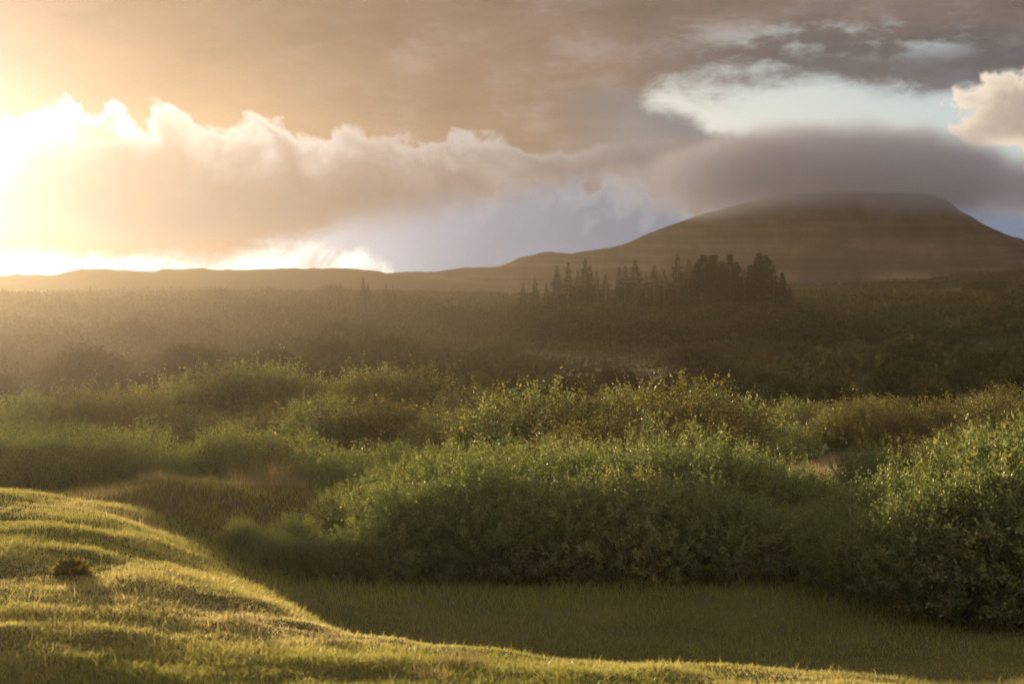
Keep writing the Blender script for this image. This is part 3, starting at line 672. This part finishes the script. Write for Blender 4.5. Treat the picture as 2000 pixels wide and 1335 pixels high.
def build_grass():
    g = np.random.default_rng(9)
    # lawn on the near plateau and over its lip, denser where it is near
    n = 520000
    d = 10.2 + (33 - 10.2) * g.random(n) ** 1.35; px = -120 + 2240 * g.random(n)
    x = at(px, d); k = n - 70000
    d[k:] = 9.5 + 10 * g.random(n - k); x[k:] = np.sign(g.random(n - k) - 0.5) * (at(2100, d[k:]) + 2.2 * g.random(n - k)); sd = lip_sd(x, d)
    vis = (sd < 1.6) | (g.random(n) < 0.22)
    x, d, sd = x[vis], d[vis], sd[vis]; n = len(x)
    tuft = fbm(x * 1.3, d * 1.3, 3); dry = fbm(x * 0.45 + 30, d * 0.45, 3)
    h = (0.022 + 0.034 * g.random(n)) * (1 + 0.9 * np.clip(tuft, -0.5, 1)) * (1 + 0.5 * ss(0, 2, sd) + 2.2 * ss(20.5, 23.5, d) * ss(1, 3, sd) * g.random(n)) * (1 + 0.9 * (g.random(n) < 0.02))
    var = np.clip((0.33 + 0.42 * (g.random(n) - 0.3) + 0.7 * dry) * (1 - 0.7 * ss(0.6, 2.5, sd)) + 0.35 * (g.random(n) < 0.07) * (sd < 1.5), 0, 0.999)  # blades past the lip coloured darker: shade of the hollow painted in
    link('grass', blade_mesh('grass', blades(x, d, h, 0.0035 + 0.00018 * d + 0.002 * g.random(n), var, 0.5, g), M_GRASS), kind='stuff', label='short green grass on the near lawn and in the hollow')
    # rough grass on the mound and along the valley edge
    n = 60000; d = 26.5 + 9 * g.random(n); px = -100 + 900 * g.random(n); x = at(px, d)
    h = (0.04 + 0.06 * g.random(n)) * (1 + 0.8 * np.clip(fbm(x, d, 3), -0.5, 1))
    link('rough_grass', blade_mesh('rough_grass', blades(x, d, h, np.full(n, 0.010), g.random(n), 0.45, g), M_ROUGH), kind='stuff', label='rough brownish grass on the second mound')
    # pale dry grass in the clearing at the right
    n = 15000; d = 46 + 18 * g.random(n); px = 1530 + 175 * g.random(n); x = at(px, d)
    link('dry_meadow', blade_mesh('dry_meadow', blades(x, d, 0.35 + 0.35 * g.random(n), np.full(n, 0.022), g.random(n), 0.25, g), M_DRY), kind='stuff', label='strip of pale dry grass in the clearing among the bushes')
build_grass()
def tuft(px, d, n, hgt, spread, label, lean=0.35, mat=None, name='grass_tuft'):
    g = np.random.default_rng(int(px * 7 + d)); x0 = at(px, d); z0 = float(height(x0, d))
    x = x0 + g.normal(size=n) * spread; y = d + g.normal(size=n) * spread
    V_, Fq, Ft, var = blades(x, y, hgt * (0.5 + 0.6 * g.random(n)), np.full(n, 0.008), g.random(n), lean, g)
    V_ = V_ - np.array([x0, d, z0])
    m = len(Fq)
    me = blade_mesh('blades', (V_, Fq, Ft, var), mat or M_DRY)
    return thing(name, (x0, d, z0), [('blades', me)], label, 'grass', 'dry grass tufts')
for a in [(205, 27.6, 150, 0.26, 0.14, 'reddish dry grass tuft where the lawn meets the brown mound'), (165, 27.0, 160, 0.22, 0.16, 'thin dry grass tuft at the top corner of the lawn'), (300, 29.8, 120, 0.24, 0.10, 'small dry tuft on top of the brown mound'),
          (488, 31.0, 150, 0.36, 0.22, 'broad pale dry grass tuft at the right end of the brown mound'), (505, 31.3, 110, 0.42, 0.20, 'second pale dry tuft beside the broad one'), (538, 30.6, 90, 0.55, 0.10, 'tall leaning dry stems right of the pale tufts'), (570, 30.4, 140, 0.30, 0.16, 'low dry tuft sinking towards the thicket'),
          (470, 15.4, 60, 0.14, 0.08, 'thin pale tuft on the lip of the lawn'), (640, 15.1, 60, 0.13, 0.08, 'sparse stems on the lit lawn lip'), (905, 13.9, 120, 0.12, 0.12, 'reddish low tuft in the lit foreground grass'), (840, 13.2, 70, 0.12, 0.10, 'small tan tuft in front of the reddish one')]:
    tuft(*a)
# the dark leafy clump on the lawn
def clump(px, d, label):
    g = np.random.default_rng(91); n = 420; x0 = at(px, d); z0 = float(height(x0, d))
    dv = norm(g.normal(size=(n, 3)) + np.array([0, 0, 0.6])); dv[:, 2] = np.abs(dv[:, 2])
    b = dv * np.array([0.15, 0.15, 0.13]) * (0.4 + 0.6 * g.random((n, 1)))
    V_, Fq, va = leaves(b, norm(dv + g.normal(size=(n, 3)) * 0.5 + np.array([0, 0, 0.3])), norm(g.normal(size=(n, 3))), 0.05 + 0.03 * g.random(n), np.full(n, 0.032), g.random(n))
    segs = [((0, 0, -0.03), tuple(dv[k] * 0.12), 0.006, 0.003) for k in range(14)]
    bv, bf = tubes(segs, 4)
    thing('leafy_clump', (x0, d, z0), [('foliage', make_mesh('foliage', V_, Fq, {'var': va}, mat=M_BIRCH)), ('stems', make_mesh('stems', bv, bf, mat=M_BARK))], label, 'plant')
clump(140, 17.6, 'dark leafy clump standing alone on the lit lawn')
# low broad-leaved herbs at the edge of the clearing
HERB = [shrub_proto(95 + i, 0.8, 1.2, 260, 12, 0.13, 0.085, M_HERB, 0.3, 0.02, lobes=7) for i in range(2)]
for i, (px, d, top) in enumerate([(1490, 57, 872), (1545, 58, 866), (1600, 60, 872), (1570, 56, 888), (1470, 54, 890), (1690, 54, 892)]):
    put_shrub(HERB, px, d, top, 1.1, 'low green herb patch by the dry grass clearing, %s' % ['behind on the left', 'behind in the middle', 'behind on the right', 'front middle', 'front left', 'front right'][i], 'herbs', 'herb patches at the clearing', name='herb_patch')
